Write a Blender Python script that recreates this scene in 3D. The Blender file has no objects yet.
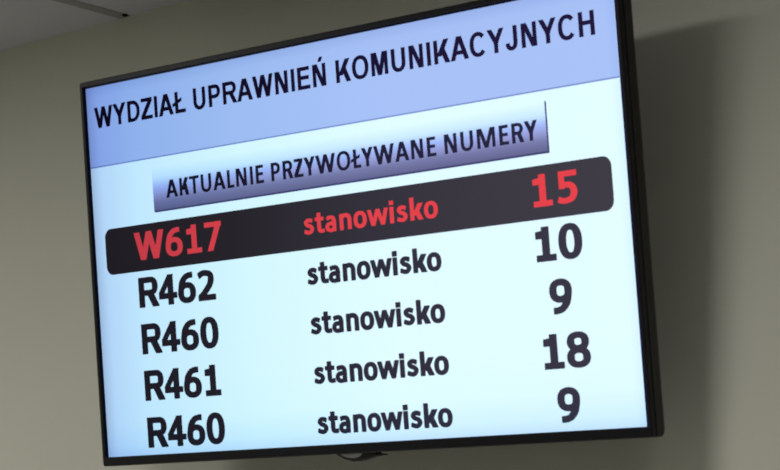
import bpy, bmesh, math
from mathutils import Matrix, Vector, Euler

C = bpy.context.scene.collection
SC = bpy.context.scene
R = math.radians

# ------------------------------------------------------------------ frame of reference
# x runs along the back wall, the wall's face is y = 0 (the room is on -y), z is up.
TV_Z = 2.25                      # height of the middle of the screen
TV_D = 0.18                      # distance from the middle of the screen to the wall
CEIL = TV_Z + 0.496
W, H = 1.018, 0.572625           # lit area of a 46 inch 16:9 panel

# ------------------------------------------------------------------ camera
cam_d = bpy.data.cameras.new('camera')
cam = bpy.data.objects.new('camera', cam_d)
C.objects.link(cam)
M = Matrix(((0.70651836, 0.10647515, 0.69963909),
            (0.70687385, -0.15377753, -0.69042149),
            (0.03407604, 0.98235203, -0.18391115)))
cam.matrix_world = Matrix.Translation((2.48592726, -2.52979883, TV_Z - 0.62866741)) @ M.to_4x4()
cam_d.sensor_width = 36
cam_d.lens = 113.64
cam_d.clip_start = 0.05
cam_d.clip_end = 50
cam_d.dof.use_dof = True          # the lens is focused a little beyond the wall
cam_d.dof.focus_distance = 10.0
cam_d.dof.aperture_fstop = 38
SC.camera = cam

# ------------------------------------------------------------------ world, lamps, exposure
wd = bpy.data.worlds.new('world')
SC.world = wd
wd.use_nodes = True
wd.node_tree.nodes['Background'].inputs[0].default_value = (0.9, 0.95, 1.0, 1)
wd.node_tree.nodes['Background'].inputs[1].default_value = 0.05

SC.view_settings.view_transform = 'Standard'
SC.view_settings.look = 'None'
SC.view_settings.gamma = 1
SC.view_settings.use_curve_mapping = False
SC.view_settings.exposure = 0.0


def panel_or_fill(x, y, sx, sy, watts, col=(1.0, 0.985, 0.95)):
    l = bpy.data.lights.new('panel_or_fill_light', 'AREA')
    l.shape = 'RECTANGLE'
    l.size, l.size_y = sx, sy
    l.energy = watts
    l.color = col
    o = bpy.data.objects.new('panel_or_fill_light', l)
    o.location = (x, y, CEIL - 0.012)
    C.objects.link(o)
    return o


panel_or_fill(0.25, -1.55, 0.6, 0.6, 17)
panel_or_fill(-1.55, -1.55, 0.6, 0.6, 18)
panel_or_fill(2.05, -1.50, 0.6, 0.6, 9)  # unseen fill, added to lift the shadow right of the television
panel_or_fill(0.25, -3.6, 0.6, 0.6, 4)  # unseen fill further back, added for more ambient light

# ------------------------------------------------------------------ materials


def new_mat(name):
    m = bpy.data.materials.new(name)
    m.use_nodes = True
    return m, m.node_tree.nodes, m.node_tree.links, m.node_tree.nodes['Principled BSDF']


def paint(name, col, rough=0.85, bump=0.06, scale=220.0, mottle=0.04):
    m, N, L, b = new_mat(name)
    tc = N.new('ShaderNodeTexCoord')
    n1 = N.new('ShaderNodeTexNoise'); n1.inputs['Scale'].default_value = 3.0
    n1.inputs['Detail'].default_value = 4
    n2 = N.new('ShaderNodeTexNoise'); n2.inputs['Scale'].default_value = scale
    L.new(tc.outputs['Object'], n1.inputs['Vector'])
    L.new(tc.outputs['Object'], n2.inputs['Vector'])
    mx = N.new('ShaderNodeMix'); mx.data_type = 'RGBA'
    mx.inputs['A'].default_value = (*[c * (1 - mottle) for c in col], 1)
    mx.inputs['B'].default_value = (*[min(1, c * (1 + mottle)) for c in col], 1)
    L.new(n1.outputs['Fac'], mx.inputs['Factor'])
    L.new(mx.outputs['Result'], b.inputs['Base Color'])
    bp = N.new('ShaderNodeBump'); bp.inputs['Strength'].default_value = bump
    bp.inputs['Distance'].default_value = 0.002
    L.new(n2.outputs['Fac'], bp.inputs['Height'])
    L.new(bp.outputs['Normal'], b.inputs['Normal'])
    b.inputs['Roughness'].default_value = rough
    b.inputs['Specular IOR Level'].default_value = 0.25
    return m


def plastic(name, col, rough=0.4, spec=0.4, metallic=0.0):
    m, N, L, b = new_mat(name)
    tc = N.new('ShaderNodeTexCoord')
    n = N.new('ShaderNodeTexNoise'); n.inputs['Scale'].default_value = 900
    L.new(tc.outputs['Object'], n.inputs['Vector'])
    mr = N.new('ShaderNodeMapRange')
    mr.inputs['To Min'].default_value = rough * 0.9
    mr.inputs['To Max'].default_value = rough * 1.1
    L.new(n.outputs['Fac'], mr.inputs['Value'])
    L.new(mr.outputs['Result'], b.inputs['Roughness'])
    b.inputs['Base Color'].default_value = (*col, 1)
    b.inputs['Specular IOR Level'].default_value = spec
    b.inputs['Metallic'].default_value = metallic
    return m


def lin(c):
    return tuple((v / 255 / 12.92) if v / 255 <= 0.04045 else ((v / 255 + 0.055) / 1.055) ** 2.4 for v in c)


def ramp(N, stops):
    r = N.new('ShaderNodeValToRGB')
    e = r.color_ramp.elements
    while len(e) < len(stops):
        e.new(0.5)
    for el, (p, c) in zip(e, stops):
        el.position = p
        el.color = (*c, 1)
    return r


def lcd(name, col=None, vstops=None, v0=0, v1=1, strength=1.0, black=False):
    """Lit picture elements of the panel: picture colour times painted-in viewing-angle dimming and uneven backlight.
    Coordinates are the television's own, so it stays on the panel from anywhere."""
    m, N, L, b = new_mat(name)
    b.inputs['Base Color'].default_value = (0, 0, 0, 1)
    b.inputs['Roughness'].default_value = 0.45
    b.inputs['Specular IOR Level'].default_value = 0.0
    tc = N.new('ShaderNodeTexCoord')
    sp = N.new('ShaderNodeSeparateXYZ')
    L.new(tc.outputs['Object'], sp.inputs[0])
    u = N.new('ShaderNodeMapRange')
    u.inputs['From Min'].default_value = -W / 2; u.inputs['From Max'].default_value = W / 2
    L.new(sp.outputs['X'], u.inputs['Value'])
    v = N.new('ShaderNodeMapRange')
    v.inputs['From Min'].default_value = -H / 2; v.inputs['From Max'].default_value = H / 2
    L.new(sp.outputs['Z'], v.inputs['Value'])
    if black:       # black level falling with the viewing angle, painted in as darker to the left
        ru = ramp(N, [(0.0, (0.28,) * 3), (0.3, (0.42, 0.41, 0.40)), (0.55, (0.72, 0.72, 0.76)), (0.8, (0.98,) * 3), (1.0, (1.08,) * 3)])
    else:  # dimming toward the left for the viewing angle, painted into the emission
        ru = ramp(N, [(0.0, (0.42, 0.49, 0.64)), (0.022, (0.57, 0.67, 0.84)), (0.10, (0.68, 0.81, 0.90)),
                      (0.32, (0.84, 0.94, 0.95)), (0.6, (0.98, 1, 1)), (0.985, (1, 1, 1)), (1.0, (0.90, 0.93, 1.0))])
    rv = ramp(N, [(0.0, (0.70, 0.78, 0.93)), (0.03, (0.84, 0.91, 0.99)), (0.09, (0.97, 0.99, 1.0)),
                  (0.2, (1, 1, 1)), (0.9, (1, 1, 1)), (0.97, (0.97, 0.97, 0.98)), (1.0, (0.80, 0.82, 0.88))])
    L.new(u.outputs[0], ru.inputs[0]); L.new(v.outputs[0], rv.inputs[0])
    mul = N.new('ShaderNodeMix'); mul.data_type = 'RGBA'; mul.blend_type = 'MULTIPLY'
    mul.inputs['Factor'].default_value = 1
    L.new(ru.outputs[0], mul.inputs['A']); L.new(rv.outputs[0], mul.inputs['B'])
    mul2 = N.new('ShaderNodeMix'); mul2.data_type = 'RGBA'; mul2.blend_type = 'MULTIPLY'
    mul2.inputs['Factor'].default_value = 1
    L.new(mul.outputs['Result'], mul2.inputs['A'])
    if vstops:
        t = N.new('ShaderNodeMapRange')
        t.inputs['From Min'].default_value = v0; t.inputs['From Max'].default_value = v1
        L.new(sp.outputs['Z'], t.inputs['Value'])
        rr = ramp(N, vstops)
        L.new(t.outputs[0], rr.inputs[0])
        L.new(rr.outputs[0], mul2.inputs['B'])
    else:
        mul2.inputs['B'].default_value = (*col, 1)
    L.new(mul2.outputs['Result'], b.inputs['Emission Color'])
    b.inputs['Emission Strength'].default_value = strength
    return m


WALL = paint('painted_wall', (0.595, 0.60, 0.507))
CEILM = paint('ceiling_board', (0.57, 0.56, 0.59), bump=0.03)
STRIP = paint('ceiling_strip_paint', (0.30, 0.30, 0.29), rough=0.6, bump=0.0)
FLOORM = paint('floor_vinyl', (0.52, 0.505, 0.52), rough=0.5)
HOLE = plastic('hole_disc_black', (0.006, 0.006, 0.006), 0.6, 0.2)
BEZEL = plastic('bezel_black', (0.0062, 0.0058, 0.0085), 0.36, 0.22)
BACKM = plastic('back_cover_black', (0.009, 0.009, 0.009), 0.5, 0.4)
BORDER = plastic('panel_border_glow_blue', (0.010, 0.010, 0.060), 0.3, 0.3)  # blue glow from the screen painted into the black border's colour
SENSOR = plastic('sensor_grey', (0.55, 0.54, 0.53), 0.35, 0.5)
STEEL = plastic('bracket_steel', (0.03, 0.03, 0.032), 0.45, 0.5, 0.6)

# ------------------------------------------------------------------ mesh helpers


def link(name, bm, mat, parent=None, smooth=False):
    me = bpy.data.meshes.new(name)
    bmesh.ops.recalc_face_normals(bm, faces=bm.faces)
    bm.to_mesh(me)
    bm.free()
    me.materials.append(mat)
    if smooth:
        for p in me.polygons:
            p.use_smooth = True
    o = bpy.data.objects.new(name, me)
    C.objects.link(o)
    o.parent = parent
    return o


def box(bm, x0, x1, y0, y1, z0, z1):
    vs = [bm.verts.new((x, y, z)) for x in (x0, x1) for y in (y0, y1) for z in (z0, z1)]
    for f in ((0, 1, 3, 2), (4, 6, 7, 5), (0, 4, 5, 1), (2, 3, 7, 6), (0, 2, 6, 4), (1, 5, 7, 3)):
        bm.faces.new([vs[i] for i in f])


def rrect(x0, x1, z0, z1, r, n=6):
    pts = []
    for cx, cz, a0 in ((x1 - r, z1 - r, 0), (x0 + r, z1 - r, 90), (x0 + r, z0 + r, 180), (x1 - r, z0 + r, 270)):
        for i in range(n + 1):
            a = R(a0 + 90 * i / n)
            pts.append((cx + r * math.cos(a), cz + r * math.sin(a)))
    return pts


def loft(bm, rings, cap0=True, cap1=True):
    """rings: lists of 3D points of equal length."""
    vr = [[bm.verts.new(p) for p in ring] for ring in rings]
    n = len(vr[0])
    for a, b in zip(vr, vr[1:]):
        for i in range(n):
            bm.faces.new((a[i], a[(i + 1) % n], b[(i + 1) % n], b[i]))
    if cap0:
        bm.faces.new(vr[0])
    if cap1:
        bm.faces.new(vr[-1][::-1])
    return vr


def structure(name, bm, mat):
    o = link(name, bm, mat)
    o['kind'] = 'structure'
    return o


# ------------------------------------------------------------------ the room
X0, X1, Y0 = -2.6, 3.6, -5.0
T = 0.12


def slab(name, dims, mat):
    bm = bmesh.new()
    box(bm, *dims)
    return structure(name, bm, mat)


slab('floor', (X0 - T, X1 + T, Y0 - T, T, -T, 0), FLOORM)
slab('ceiling', (X0 - T, X1 + T, Y0 - T, T, CEIL, CEIL + T), CEILM)
slab('wall_back', (X0 - T, X1 + T, 0, T, 0, CEIL), WALL)
slab('wall_left', (X0 - T, X0, Y0, 0, 0, CEIL), WALL)
slab('wall_right', (X1, X1 + T, Y0, 0, 0, CEIL), WALL)
slab('wall_front', (X0 - T, X1 + T, Y0 - T, Y0, 0, CEIL), WALL)

# cover strip between the ceiling boards, running out from the wall, with a black disc standing for the dark hole at its end
bm = bmesh.new()
prof = [(-0.7524, CEIL), (-0.7524, CEIL - 0.0007), (-0.7516, CEIL - 0.0012), (-0.7238, CEIL - 0.0012),
        (-0.7230, CEIL - 0.0007), (-0.7230, CEIL)]
loft(bm, [[(x, y, z) for x, z in prof] for y in (Y0, -0.002)])
strip = structure('trim_1', bm, STRIP)
bm = bmesh.new()
cx, cy = -0.7250, -0.013
rings = []
for rr, dz in ((0.0052, 0.0012), (0.0052, 0.0026), (0.0035, 0.0038), (0.001, 0.0041)):
    rings.append([(cx + rr * math.cos(R(a)), cy + rr * math.sin(R(a)), CEIL - dz) for a in range(0, 360, 24)])
loft(bm, rings)
scr = link('hole_disc', bm, HOLE, strip, True)
scr['label'] = 'small black disc for the dark hole at the end of the ceiling strip'

# ------------------------------------------------------------------ glyphs
# A glyph is a list of convex polygons and ribbons in units of the capital height.


class Pen:
    def __init__(self, sv, sh, grow=0.0, rnd=0.0):
        self.sv, self.sh, self.g, self.r = sv, sh, grow, rnd
        self.polys = []          # each: list of points (simple polygon)

    def _emit(self, pts):
        self.polys.append(pts)

    def poly(self, pts):
        """convex polygon, grown outward by g with round corners"""
        area = sum(a[0] * b[1] - b[0] * a[1] for a, b in zip(pts, pts[1:] + pts[:1]))
        if area < 0:
            pts = pts[::-1]
        g = self.g
        if g <= 0:
            self._emit(list(pts))
            return
        out = []
        n = len(pts)
        for i in range(n):
            p, q, s = pts[i - 1], pts[i], pts[(i + 1) % n]
            a0 = math.atan2(q[1] - p[1], q[0] - p[0]) - math.pi / 2
            a1 = math.atan2(s[1] - q[1], s[0] - q[0]) - math.pi / 2
            while a1 < a0:
                a1 += 2 * math.pi
            k = max(1, int((a1 - a0) / 0.4))
            for j in range(k + 1):
                a = a0 + (a1 - a0) * j / k
                out.append((q[0] + g * math.cos(a), q[1] + g * math.sin(a)))
        self._emit(out)

    def rect(self, x0, y0, x1, y1):
        self.poly([(x0, y0), (x1, y0), (x1, y1), (x0, y1)])

    def par(self, xb, yb, xt, yt, w):
        """slanting stroke with level ends; xb, xt = left edges"""
        self.poly([(xb, yb), (xb + w, yb), (xt + w, yt), (xt, yt)])

    def ribbon(self, path, wv=None, wh=None, closed=False):
        """curved stroke along the points, pen wv wide on uprights and wh on levels"""
        wv = (self.sv if wv is None else wv) + 2 * self.g
        wh = (self.sh if wh is None else wh) + 2 * self.g
        n = len(path)
        Lp, Rp = [], []
        for i in range(n):
            a = path[i - 1] if (closed or i > 0) else path[0]
            b = path[(i + 1) % n] if (closed or i < n - 1) else path[-1]
            dx, dy = b[0] - a[0], b[1] - a[1]
            l = math.hypot(dx, dy) or 1
            nx, ny = -dy / l, dx / l
            hw = 0.5 * math.hypot(wv * nx, wh * ny)
            Lp.append((path[i][0] + nx * hw, path[i][1] + ny * hw))
            Rp.append((path[i][0] - nx * hw, path[i][1] - ny * hw))
        m = n if closed else n - 1
        for i in range(m):
            j = (i + 1) % n
            self._emit([Rp[i], Rp[j], Lp[j], Lp[i]])
        if self.g > 0 and not closed:      # soft ends
            for e, s in ((0, 1), (n - 1, n - 2)):
                dx, dy = path[e][0] - path[s][0], path[e][1] - path[s][1]
                l = math.hypot(dx, dy) or 1
                dx, dy = dx / l, dy / l
                g = self.g
                A, B = Lp[e], Rp[e]
                ex, ey = (B[0] - A[0]), (B[1] - A[1])
                ll = math.hypot(ex, ey)
                ex, ey = ex / ll, ey / ll
                self._emit([A, (A[0] + dx * g * .7 + ex * g * .3, A[1] + dy * g * .7 + ey * g * .3),
                            (A[0] + dx * g + ex * g, A[1] + dy * g + ey * g),
                            (B[0] + dx * g - ex * g, B[1] + dy * g - ey * g),
                            (B[0] + dx * g * .7 - ex * g * .3, B[1] + dy * g * .7 - ey * g * .3), B])

    def arc(self, cx, cy, rx, ry, a0, a1, wv=None, wh=None, p=2.25, n=28, closed=False):
        """rx, ry are to the OUTER edge; superellipse of power p"""
        wv = self.sv if wv is None else wv
        wh = self.sh if wh is None else wh
        pts = []
        k = n if closed else n + 1
        for i in range(k):
            a = R(a0 + (a1 - a0) * i / n)
            c, s = math.cos(a), math.sin(a)
            pts.append((cx + (rx - wv / 2) * math.copysign(abs(c) ** (2 / p), c),
                        cy + (ry - wh / 2) * math.copysign(abs(s) ** (2 / p), s)))
        self.ribbon(pts, wv, wh, closed)

    def curve(self, ctrl, wv=None, wh=None, n=8):
        """smooth stroke through control points (Catmull-Rom)"""
        P = [ctrl[0]] + list(ctrl) + [ctrl[-1]]
        out = []
        for i in range(1, len(P) - 2):
            p0, p1, p2, p3 = P[i - 1], P[i], P[i + 1], P[i + 2]
            for j in range(n):
                t = j / n
                out.append(tuple(0.5 * (2 * p1[k] + (p2[k] - p0[k]) * t + (2 * p0[k] - 5 * p1[k] + 4 * p2[k] - p3[k]) * t * t
                                        + (3 * p1[k] - p0[k] - 3 * p2[k] + p3[k]) * t ** 3) for k in (0, 1)))
        out.append(ctrl[-1])
        self.ribbon(out, wv, wh)


def caps(pen, ch, w):
    """capital ch drawn in a box 0..w by 0..1"""
    s, h = pen.sv, pen.sh
    d = s * 1.12                                    # level width of a slanting stroke
    if ch in 'ŁŃ':
        base = {'Ł': 'L', 'Ń': 'N'}[ch]
        if ch == 'Ł':
            caps(pen, 'L', w)
            pen.poly([(-0.17, 0.30), (-0.17, 0.30 + h), (s + 0.24, 0.55 + h), (s + 0.24, 0.55)])
        else:
            caps(pen, base, w)
            pen.par(w * 0.42, 1.08, w * 0.56, 1.29, s * 0.95)
        return
    if ch == 'I':
        pen.rect(0, 0, s, 1)
    elif ch == 'L':
        pen.rect(0, 0, s, 1); pen.rect(0, 0, w, h)
    elif ch == 'E':
        pen.rect(0, 0, s, 1); pen.rect(0, 0, w, h); pen.rect(0, 1 - h, w * 0.97, 1)
        pen.rect(0, 0.43, w * 0.92, 0.43 + h)
    elif ch == 'H':
        pen.rect(0, 0, s, 1); pen.rect(w - s, 0, w, 1); pen.rect(0, 0.45, w, 0.45 + h)
    elif ch == 'T':
        pen.rect(0, 1 - h, w, 1); pen.rect(w / 2 - s / 2, 0, w / 2 + s / 2, 1)
    elif ch == 'U':
        r = 0.42
        pen.rect(0, r - 0.04, s, 1); pen.rect(w - s, r - 0.04, w, 1)
        pen.arc(w / 2, r - 0.015, w / 2, r, 180, 360)
    elif ch == 'J':
        r = 0.36
        pen.rect(w - s, r - 0.04, w, 1)
        pen.arc(w / 2, r - 0.015, w / 2, r, 186, 360)
    elif ch in 'PR':
        y0 = 0.37 if ch == 'P' else 0.40
        ry = (1 - y0) / 2
        rx = min(0.36, w * 0.55)
        cx = w - rx - (0.03 if ch == 'R' else 0)
        pen.rect(0, 0, s, 1)
        pen.rect(0, 1 - h, cx, 1); pen.rect(0, y0, cx, y0 + h)
        pen.arc(cx, 1 - ry, rx, ry, -90, 90)
        if ch == 'R':
            pen.par(w - d * 1.12 + 0.02, 0, w * 0.40, y0 + h * 0.6, d * 1.08)
    elif ch == 'D':
        rx = w * 0.62
        cx = w - rx
        pen.rect(0, 0, s, 1); pen.rect(0, 1 - h, cx, 1); pen.rect(0, 0, cx, h)
        pen.arc(cx, 0.5, rx, 0.5, -90, 90)
    elif ch == 'Z':
        pen.rect(0.02, 1 - h, w - 0.01, 1); pen.rect(0, 0, w, h)
        pen.poly([(0, 0), (0, h), (w - 0.01 - d * 1.25, 1 - h), (w - 0.01, 1), (w - 0.01, 1 - h), (d * 1.25, h)])
    elif ch == 'A':
        t = d * 1.06
        pen.par(0, 0, w / 2 - t * 0.53, 1, d)
        pen.par(w - d, 0, w / 2 + t * 0.53 - d, 1, d)
        pen.rect(w * 0.22, 0.225, w * 0.78, 0.225 + h)
    elif ch == 'W':
        d2 = d * 0.98
        q = w * 0.285
        pen.par(q - d2 / 2, 0, 0, 1, d2)
        pen.par(q - d2 / 2, 0, w / 2 - d2 / 2, 1, d2)
        pen.par(w - q - d2 / 2, 0, w / 2 - d2 / 2, 1, d2)
        pen.par(w - q - d2 / 2, 0, w - d2, 1, d2)
    elif ch == 'Y':
        pen.par(w / 2 - s / 2, 0.40, 0, 1, d * 1.06)
        pen.par(w / 2 + s / 2 - d * 1.06, 0.40, w - d * 1.06, 1, d * 1.06)
        pen.rect(w / 2 - s / 2, 0, w / 2 + s / 2, 0.44)
    elif ch == 'K':
        pen.rect(0, 0, s, 1)
        pen.par(s * 0.55, 0.30, w - d * 1.25 - 0.02, 1, d * 1.18)
        pen.par(w - d * 1.2, 0, s + (w - s) * 0.16, 0.62, d * 1.12)
    elif ch == 'M':
        pen.rect(0, 0, s * 0.95, 1); pen.rect(w - s * 0.95, 0, w, 1)
        m = d * 0.98
        pen.par(w / 2 - m / 2, 0, s * 0.35, 1, m)
        pen.par(w / 2 - m / 2, 0, w - s * 0.35 - m, 1, m)
    elif ch == 'N':
        pen.rect(0, 0, s * 0.97, 1); pen.rect(w - s * 0.97, 0, w, 1)
        pen.par(w - s * 0.6 - d * 0.62, 0, s * 0.6 - d * 0.38, 1, d)
    elif ch == 'O':
        pen.arc(w / 2, 0.5, w / 2, 0.52, 0, 360, closed=True, n=40)
    elif ch == 'C':
        pen.arc(w / 2 + 0.01, 0.5, w / 2 + 0.01, 0.52, 38, 322, n=40)


ARIAL = {  # advance, left side, right side (in thousandths of the em; capital height 716)
    'W': (944, 5, 5), 'Y': (667, 5, 5), 'D': (722, 73, 40), 'Z': (611, 22, 22), 'I': (278, 68, 64),
    'A': (722, 0, 2), 'Ł': (611, 77, 25), 'L': (611, 77, 25), 'U': (722, 70, 73), 'P': (667, 73, 40),
    'R': (722, 73, 5), 'N': (722, 74, 75), 'E': (667, 73, 46), 'Ń': (722, 74, 75), 'K': (722, 74, 4),
    'O': (778, 43, 40), 'M': (833, 70, 70), 'C': (722, 47, 42), 'J': (556, 22, 72), 'H': (722, 73, 74),
    'T': (611, 21, 21)}
CALIBRI = {  # capital height 640
    'A': (606, 8, 8), 'K': (561, 82, 8), 'T': (495, 10, 10), 'U': (653, 74, 74), 'L': (423, 80, 18),
    'N': (659, 78, 78), 'I': (267, 80, 80), 'E': (488, 80, 40), 'P': (532, 80, 35), 'R': (563, 80, 18),
    'Z': (473, 28, 28), 'Y': (520, 5, 5), 'W': (906, 14, 14), 'O': (676, 40, 40), 'Ł': (433, 90, 18),
    'M': (874, 76, 76)}


def heavy(pen, ch):
    """bold screen face; draws ch at 0 and returns its advance (capital height 1)"""
    s, h = pen.sv, pen.sh
    if ch in 'RW':
        w = {'R': 0.97, 'W': 1.52}[ch]
        p2 = Pen(s, h, pen.g)
        caps(p2, ch, w)
        off = 0.11 if ch == 'R' else 0.012
        pen.polys += [[(x + off, y) for x, y in q] for q in p2.polys]
        return {'R': 1.076, 'W': 1.552}[ch]
    if ch in '0123456789':
        p2 = Pen(s, h, pen.g)
        w = 0.85
        if ch == '0':
            p2.arc(w / 2, 0.5, w / 2, 0.515, 0, 360, closed=True, n=40, p=2.3)
        elif ch == '1':
            c = w / 2 + 0.035
            p2.rect(c - s / 2, 0, c + s / 2, 1)
            p2.rect(c - 0.36, 0, c + 0.36, h)
            p2.poly([(c - 0.36, 0.69), (c, 0.69), (c, 1.0), (c - 0.03, 1.0), (c - 0.14, 0.885), (c - 0.36, 0.86)])
        elif ch == '2':
            p2.curve([(0.07, 0.83), (0.22, 0.90), (0.40, 0.915), (0.60, 0.86), (0.665, 0.71), (0.60, 0.52), (0.40, 0.31), (0.17, 0.11)], n=8)
            p2.rect(0.03, 0, w, h)
            p2.poly([(0.03, 0), (0.35, 0), (0.36, h), (0.20, 0.26), (0.03, 0.16)])
        elif ch == '4':
            p2.rect(0.46, 0, 0.46 + s * 0.97, 1)
            p2.rect(0.0, 0.215, 0.88, 0.215 + h)
            p2.poly([(0.0, 0.215), (0.0, 0.40), (0.47, 1), (0.72, 1), (0.20, 0.37), (0.20, 0.215)])
        elif ch == '5':
            p2.rect(0.12, 1 - h, 0.80, 1)
            p2.rect(0.12, 0.46, 0.12 + s * 0.85, 1)
            p2.curve([(0.20, 0.55), (0.38, 0.575), (0.58, 0.53), (0.68, 0.345), (0.58, 0.145), (0.36, 0.08), (0.19, 0.095), (0.07, 0.14)], n=8)
        elif ch in '69':
            p3 = Pen(s, h, pen.g)
            p3.arc(w / 2, 0.32, w / 2, 0.335, 0, 360, closed=True, n=36, p=2.3)
            p3.curve([(s / 2, 0.34), (0.155, 0.52), (0.22, 0.70), (0.38, 0.855), (0.56, 0.91), (0.72, 0.915)], n=8)
            q = p3.polys
            if ch == '9':
                q = [[(w - x, 1 - y) for x, y in a] for a in q]
            p2.polys += q
        elif ch == '7':
            p2.rect(0.02, 1 - h, w - 0.02, 1)
            p2.par(0.13, 0, w - 0.02 - s * 1.02, 1 - h * 0.3, s * 1.06)
        elif ch == '8':
            p2.arc(w / 2, 0.275, w / 2, 0.29, 0, 360, closed=True, n=36, p=2.25, wh=h * 0.92)
            p2.arc(w / 2, 0.745, w / 2 - 0.03, 0.27, 0, 360, closed=True, n=36, p=2.25, wh=h * 0.92)
        pen.polys += [[(x + 0.064, y) for x, y in q] for q in p2.polys]
        return 0.978
    X = 0.754
    p2 = Pen(s, h, pen.g)
    if ch == 's':
        p2.curve([(0.60, 0.62), (0.42, 0.672), (0.27, 0.66), (0.165, 0.56), (0.27, 0.445), (0.46, 0.375),
                  (0.575, 0.245), (0.46, 0.105), (0.29, 0.085), (0.05, 0.155)], n=8, wv=s * 0.98, wh=h * 0.98)
        adv, off = 0.816, 0.05
    elif ch == 't':
        p2.rect(0.14, 0.22, 0.14 + s, 0.965)
        p2.rect(0, X - h * 0.95, 0.57, X)
        p2.curve([(0.14 + s / 2, 0.24), (0.29, 0.13), (0.40, 0.085), (0.60, 0.10)], n=8, wh=h)
        adv, off = 0.626, 0.02
    elif ch == 'a':
        p2.curve([(0.12, 0.63), (0.30, 0.672), (0.50, 0.65), (0.595, 0.50), (0.595, 0.25), (0.595, 0.0)], n=8)
        p2.arc(0.375, 0.222, 0.36, 0.242, 20, 340, wh=h * 0.95)
        p2.curve([(0.62, 0.385), (0.45, 0.395), (0.32, 0.37)], wh=h * 0.85)
        adv, off = 0.919, 0.06
    elif ch == 'n':
        p2.rect(0, 0, s, X)
        p2.arc(0.385, 0.46, 0.385, 0.312, 0, 150, wh=h * 1.1)
        p2.rect(0.77 - s, 0, 0.77, 0.47)
        adv, off = 0.979, 0.105
    elif ch == 'o':
        p2.arc(0.42, X / 2, 0.42, X / 2 + 0.02, 0, 360, closed=True, n=40)
        adv, off = 0.945, 0.052
    elif ch == 'w':
        w, d2, q = 1.33, s * 0.98, 0.355
        p2.par(q - d2 / 2, 0, 0, X, d2); p2.par(q - d2 / 2, 0, w / 2 - d2 / 2, X, d2)
        p2.par(w - q - d2 / 2, 0, w / 2 - d2 / 2, X, d2); p2.par(w - q - d2 / 2, 0, w - d2, X, d2)
        adv, off = 1.347, 0.01
    elif ch == 'i':
        p2.rect(0, 0, s, X); p2.rect(-0.01, 0.865, s + 0.01, 1.045)
        adv, off = 0.47, 0.105
    elif ch == 'k':
        p2.rect(0, 0, s, 1.045)
        p2.par(s * 0.55, 0.22, 0.50, X, s * 1.25)
        p2.par(0.80 - s * 1.3, 0, 0.24, 0.44, s * 1.25)
        adv, off = 0.923, 0.105
    pen.polys += [[(x + off, y) for x, y in q] for q in p2.polys]
    return adv


def caps_line(text, table, cap, sv, sh, space, grow=0.0):
    pen = Pen(sv, sh, grow)
    x = 0
    for ch in text:
        if ch == ' ':
            x += space / cap
            continue
        adv, l, r = (v / cap for v in table[ch])
        p = Pen(sv, sh, grow)
        caps(p, ch, adv - l - r)
        pen.polys += [[(a + x + l, b) for a, b in q] for q in p.polys]
        x += adv
    return pen.polys


def heavy_line(text, sv, sh, grow):
    polys = []
    x = 0
    for ch in text:
        p = Pen(sv, sh, grow)
        adv = heavy(p, ch)
        polys += [[(a + x, b) for a, b in q] for q in p.polys]
        x += adv
    return polys


# ------------------------------------------------------------------ the television
tv = bpy.data.objects.new('wall_television', None)
C.objects.link(tv)
tv_rot = Euler((R(9), 0, R(3.25)), 'XYZ')
tv.rotation_euler = tv_rot
BASE = -H / 2 - 0.0132
tv.location = Vector((0, -TV_D, TV_Z)) + tv_rot.to_matrix() @ Vector((0, 0, BASE))
tv['label'] = 'large black flat television on the wall, tilted forward, showing a bright queue number board'
tv['category'] = 'television'


def tvpart(name, bm, mat, parent=tv, smooth=False, label=None):
    """part drawn about the middle of the screen; the root sits at the bottom edge"""
    o = link(name, bm, mat, parent, smooth)
    if parent is tv:
        o.location = (0, 0, -BASE)
    if label:
        o['label'] = label
    return o


def px(x):                        # picture columns and rows (1920 x 1080) to the panel
    return (x / 1920 - 0.5) * W


def pz(y):
    return (0.5 - y / 1080) * H


# rim: an 11 mm frame flush with the glass
BT, BS, BB = 0.0108, 0.0104, 0.0132
i0, i1, j0, j1 = -W / 2 - 0.0040, W / 2 + 0.0062, -H / 2 + 0.0007, H / 2 + 0.0026
o0, o1, p0, p1 = -W / 2 - BS, W / 2 + BS, -H / 2 - BB, H / 2 + BT
bm = bmesh.new()


def ring(x0, x1, z0, z1, r, y):
    return [(a, y, b) for a, b in rrect(x0, x1, z0, z1, r)]


rings = [ring(i0, i1, j0, j1, 0.0005, 0.004), ring(i0, i1, j0, j1, 0.0005, -0.0034),
         ring(i0 - 0.0005, i1 + 0.0005, j0 - 0.0005, j1 + 0.0005, 0.001, -0.0041),
         ring(o0 + 0.0012, o1 - 0.0012, p0 + 0.0012, p1 - 0.0012, 0.003, -0.0041),
         ring(o0, o1, p0, p1, 0.004, -0.0026), ring(o0, o1, p0, p1, 0.004, 0.0045),
         ring(i0, i1, j0, j1, 0.0005, 0.0045)]
loft(bm, rings, False, False)
tvpart('bezel', bm, BEZEL)

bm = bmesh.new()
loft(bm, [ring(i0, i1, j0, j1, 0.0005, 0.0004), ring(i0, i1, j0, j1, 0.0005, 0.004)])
tvpart('panel_border', bm, BORDER, label='dark border around the lit picture, blue screen glow painted in')

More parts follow.
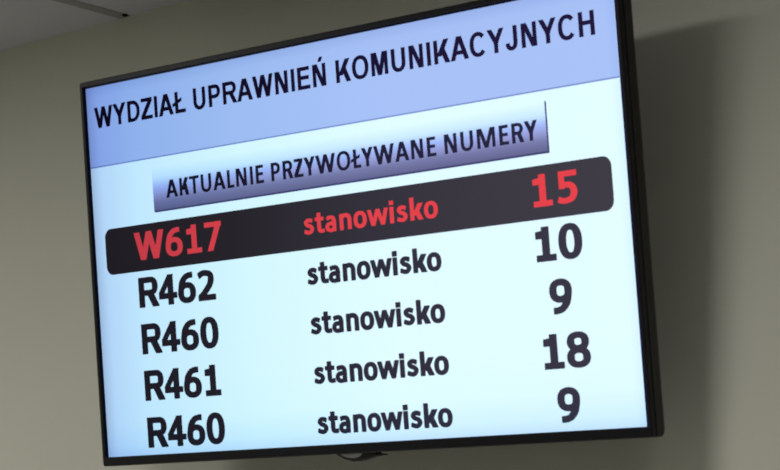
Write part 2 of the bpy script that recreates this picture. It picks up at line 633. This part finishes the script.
# back cover: groove, side shell, then the shallow hump that carries the bracket
bm = bmesh.new()
loft(bm, [ring(o0 + .0012, o1 - .0012, p0 + .0012, p1 - .0012, .004, 0.0045),
          ring(o0 + .0012, o1 - .0012, p0 + .0012, p1 - .0012, .004, 0.0060),
          ring(o0 - .0008, o1 + .0008, p0 - .0004, p1 + .0004, .005, 0.0066),
          ring(o0 - .0010, o1 + .0010, p0 - .0004, p1 + .0004, .006, 0.0205),
          ring(o0 + .0015, o1 - .0015, p0 + .0020, p1 - .0020, .008, 0.0260),
          ring(o0 + .05, o1 - .05, p0 + .03, p1 - .10, .02, 0.0310),
          ring(o0 + .10, o1 - .10, p0 + .04, p1 - .16, .03, 0.0520),
          ring(o0 + .12, o1 - .12, p0 + .06, p1 - .18, .03, 0.0560)])
tvpart('back_cover', bm, BACKM)

# receiver housing under the middle of the lower edge
bm = bmesh.new()
prof = [(-0.043, 0.0005), (-0.033, -0.0040), (-0.022, -0.0088), (-0.006, -0.0122), (0.010, -0.0120), (0.022, -0.0092),
        (0.034, -0.0070), (0.052, -0.0058), (0.0525, -0.0049), (0.040, -0.0036), (0.037, 0.0005)]
zb = p0 + 0.0005
loft(bm, [[(a * 0.96, y, zb + b * k) for a, b in prof] for y, k in ((0.0070, 0.86), (0.0078, 1.0), (0.0185, 1.0), (0.0195, 0.86))])
hs = tvpart('receiver_housing', bm, BACKM, label='small rounded black bump under the lower edge')
bm = bmesh.new()
lens = [(-0.029, -0.0015), (-0.024, -0.0040), (-0.015, -0.0066), (-0.004, -0.0076), (0.006, -0.0060), (0.013, -0.0015)]
loft(bm, [[(a, y, zb + b) for a, b in lens] for y in (0.0064, 0.0074)])
tvpart('receiver_window', bm, SENSOR, hs, label='grey window of the receiver')

# bracket between the back cover and the wall: wall plate, arm, tilting head
bm = bmesh.new()
loft(bm, [ring(-0.22, 0.22, -0.10, 0.10, 0.01, y) for y in (0.056, 0.062)])
for s in (-1, 1):
    box(bm, s * 0.16 - 0.018, s * 0.16 + 0.018, 0.055, 0.068, -0.17, 0.12)
head = tvpart('bracket_head', bm, STEEL)

inv = (Matrix.Translation(tv.location) @ tv_rot.to_matrix().to_4x4() @ Matrix.Translation((0, 0, -BASE))).inverted()
bm = bmesh.new()
box(bm, -0.20, 0.20, -0.010, 0.0, TV_Z - 0.10, TV_Z + 0.10)
box(bm, -0.05, 0.05, -0.112, -0.008, TV_Z - 0.05, TV_Z + 0.05)
bm.transform(inv)
tvpart('wall_bracket', bm, STEEL)

# ---- the picture
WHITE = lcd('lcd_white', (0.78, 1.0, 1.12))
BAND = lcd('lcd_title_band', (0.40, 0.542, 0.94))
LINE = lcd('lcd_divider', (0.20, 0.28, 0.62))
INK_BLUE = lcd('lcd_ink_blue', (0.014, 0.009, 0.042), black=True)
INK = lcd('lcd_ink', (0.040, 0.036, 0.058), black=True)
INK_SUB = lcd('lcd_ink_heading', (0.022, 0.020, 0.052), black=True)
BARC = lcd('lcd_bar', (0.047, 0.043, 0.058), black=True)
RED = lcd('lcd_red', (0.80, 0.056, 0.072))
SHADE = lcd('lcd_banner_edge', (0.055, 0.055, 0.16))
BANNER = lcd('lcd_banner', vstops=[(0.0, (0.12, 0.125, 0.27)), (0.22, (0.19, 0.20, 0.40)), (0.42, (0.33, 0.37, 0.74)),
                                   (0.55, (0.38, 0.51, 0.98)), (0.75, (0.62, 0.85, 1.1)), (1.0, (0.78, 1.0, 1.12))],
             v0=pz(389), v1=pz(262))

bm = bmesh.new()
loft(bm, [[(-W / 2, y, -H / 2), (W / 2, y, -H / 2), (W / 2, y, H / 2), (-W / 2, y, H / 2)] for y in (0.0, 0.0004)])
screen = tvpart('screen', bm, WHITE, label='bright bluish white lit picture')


def flat(name, polys, mat, y, label=None):
    bm = bmesh.new()
    for q in polys:
        vs = [bm.verts.new((a, y, b)) for a, b in q]
        bm.faces.new(vs)
    me = bpy.data.meshes.new(name)
    bm.to_mesh(me)
    bm.free()
    me.materials.append(mat)
    o = bpy.data.objects.new(name, me)
    C.objects.link(o)
    o.parent = screen
    if label:
        o['label'] = label
    return o


def rectp(x0, x1, y0, y1):
    return [(px(x0), pz(y1)), (px(x1), pz(y1)), (px(x1), pz(y0)), (px(x0), pz(y0))]


def text(name, polys, x0, x1, base, cap, mat, label):
    lo = min(a for q in polys for a, b in q)
    hi = max(a for q in polys for a, b in q)
    out = [[(px(x0 + (a - lo) / (hi - lo) * (x1 - x0)), pz(base - b * cap)) for a, b in q] for q in polys]
    return flat(name, out, mat, -0.0005, label)


flat('title_band', [rectp(0, 1920, 0, 233)], BAND, -0.0002, 'blue band across the top of the picture')
flat('divider_line', [rectp(0, 1920, 232, 236)], LINE, -0.00025)
text('title_text', caps_line('WYDZIAŁ UPRAWNIEŃ KOMUNIKACYJNYCH', ARIAL, 716, 0.222, 0.175, 278),
     31, 1858, 121.5, 61.5, INK_BLUE, 'dark title reading WYDZIAŁ UPRAWNIEŃ KOMUNIKACYJNYCH')
flat('heading_banner', [rectp(259, 1688, 262, 389)], BANNER, -0.0002, 'violet grey banner fading upward to white')
flat('banner_edge', [rectp(263, 1691, 386.5, 391.5), rectp(1686, 1691, 262, 391.5)], SHADE, -0.00025)
text('heading_text', caps_line('AKTUALNIE PRZYWOŁYWANE NUMERY', CALIBRI, 640, 0.213, 0.168, 226),
     313, 1659, 355, 50.5, INK_SUB, 'dark heading reading AKTUALNIE PRZYWOŁYWANE NUMERY')
flat('highlight_bar', [[(px(a), pz(b)) for a, b in rrect(43.5, 1875.5, 419, 553, 26, 8)]], BARC, -0.0002,
     'black rounded bar behind the first row')

rows = [('W617', '15', 521, RED), ('R462', '10', 655, INK), ('R460', '9', 788.5, INK), ('R461', '18', 921.8, INK), ('R460', '9', 1055.8, INK)]
for i, (ticket, desk, base, mat) in enumerate(rows):
    first = i == 0
    g = 0.006 if first else 0.030
    e = 2.6 if not first else 0.3
    col = 'red' if first else 'dark'
    row = ('first', 'second', 'third', 'fourth', 'fifth')[i]
    x0, x1 = (167, 525) if first else (173, 488)
    if ticket == 'R461':
        x1 = 484
    text('ticket_number', heavy_line(ticket, 0.245, 0.150 if not first else 0.165, g), x0, x1, base + (0 if first else 0.7), 79.5 if first else 82.0, mat,
         f'{col} ticket number {ticket} in the {row} row')
    gw = 0.008 if first else 0.041
    text('counter_word', heavy_line('stanowisko', 0.232 if not first else 0.24, 0.140 if not first else 0.165, gw), 841, 1317, base - 8.6 + (0 if first else 1), 56 if first else 57.2, mat,
         f'{col} word stanowisko in the {row} row')
    if desk == '9':
        a, b = 1657, 1728
    else:
        a, b = (1630, 1768) if first else (1626, 1771)
    text('counter_number', heavy_line(desk, 0.245, 0.150 if not first else 0.165, g), a, b, base + (0 if first else 0.7), 79.5 if first else 82.0, mat,
         f'{col} counter number {desk} in the {row} row')
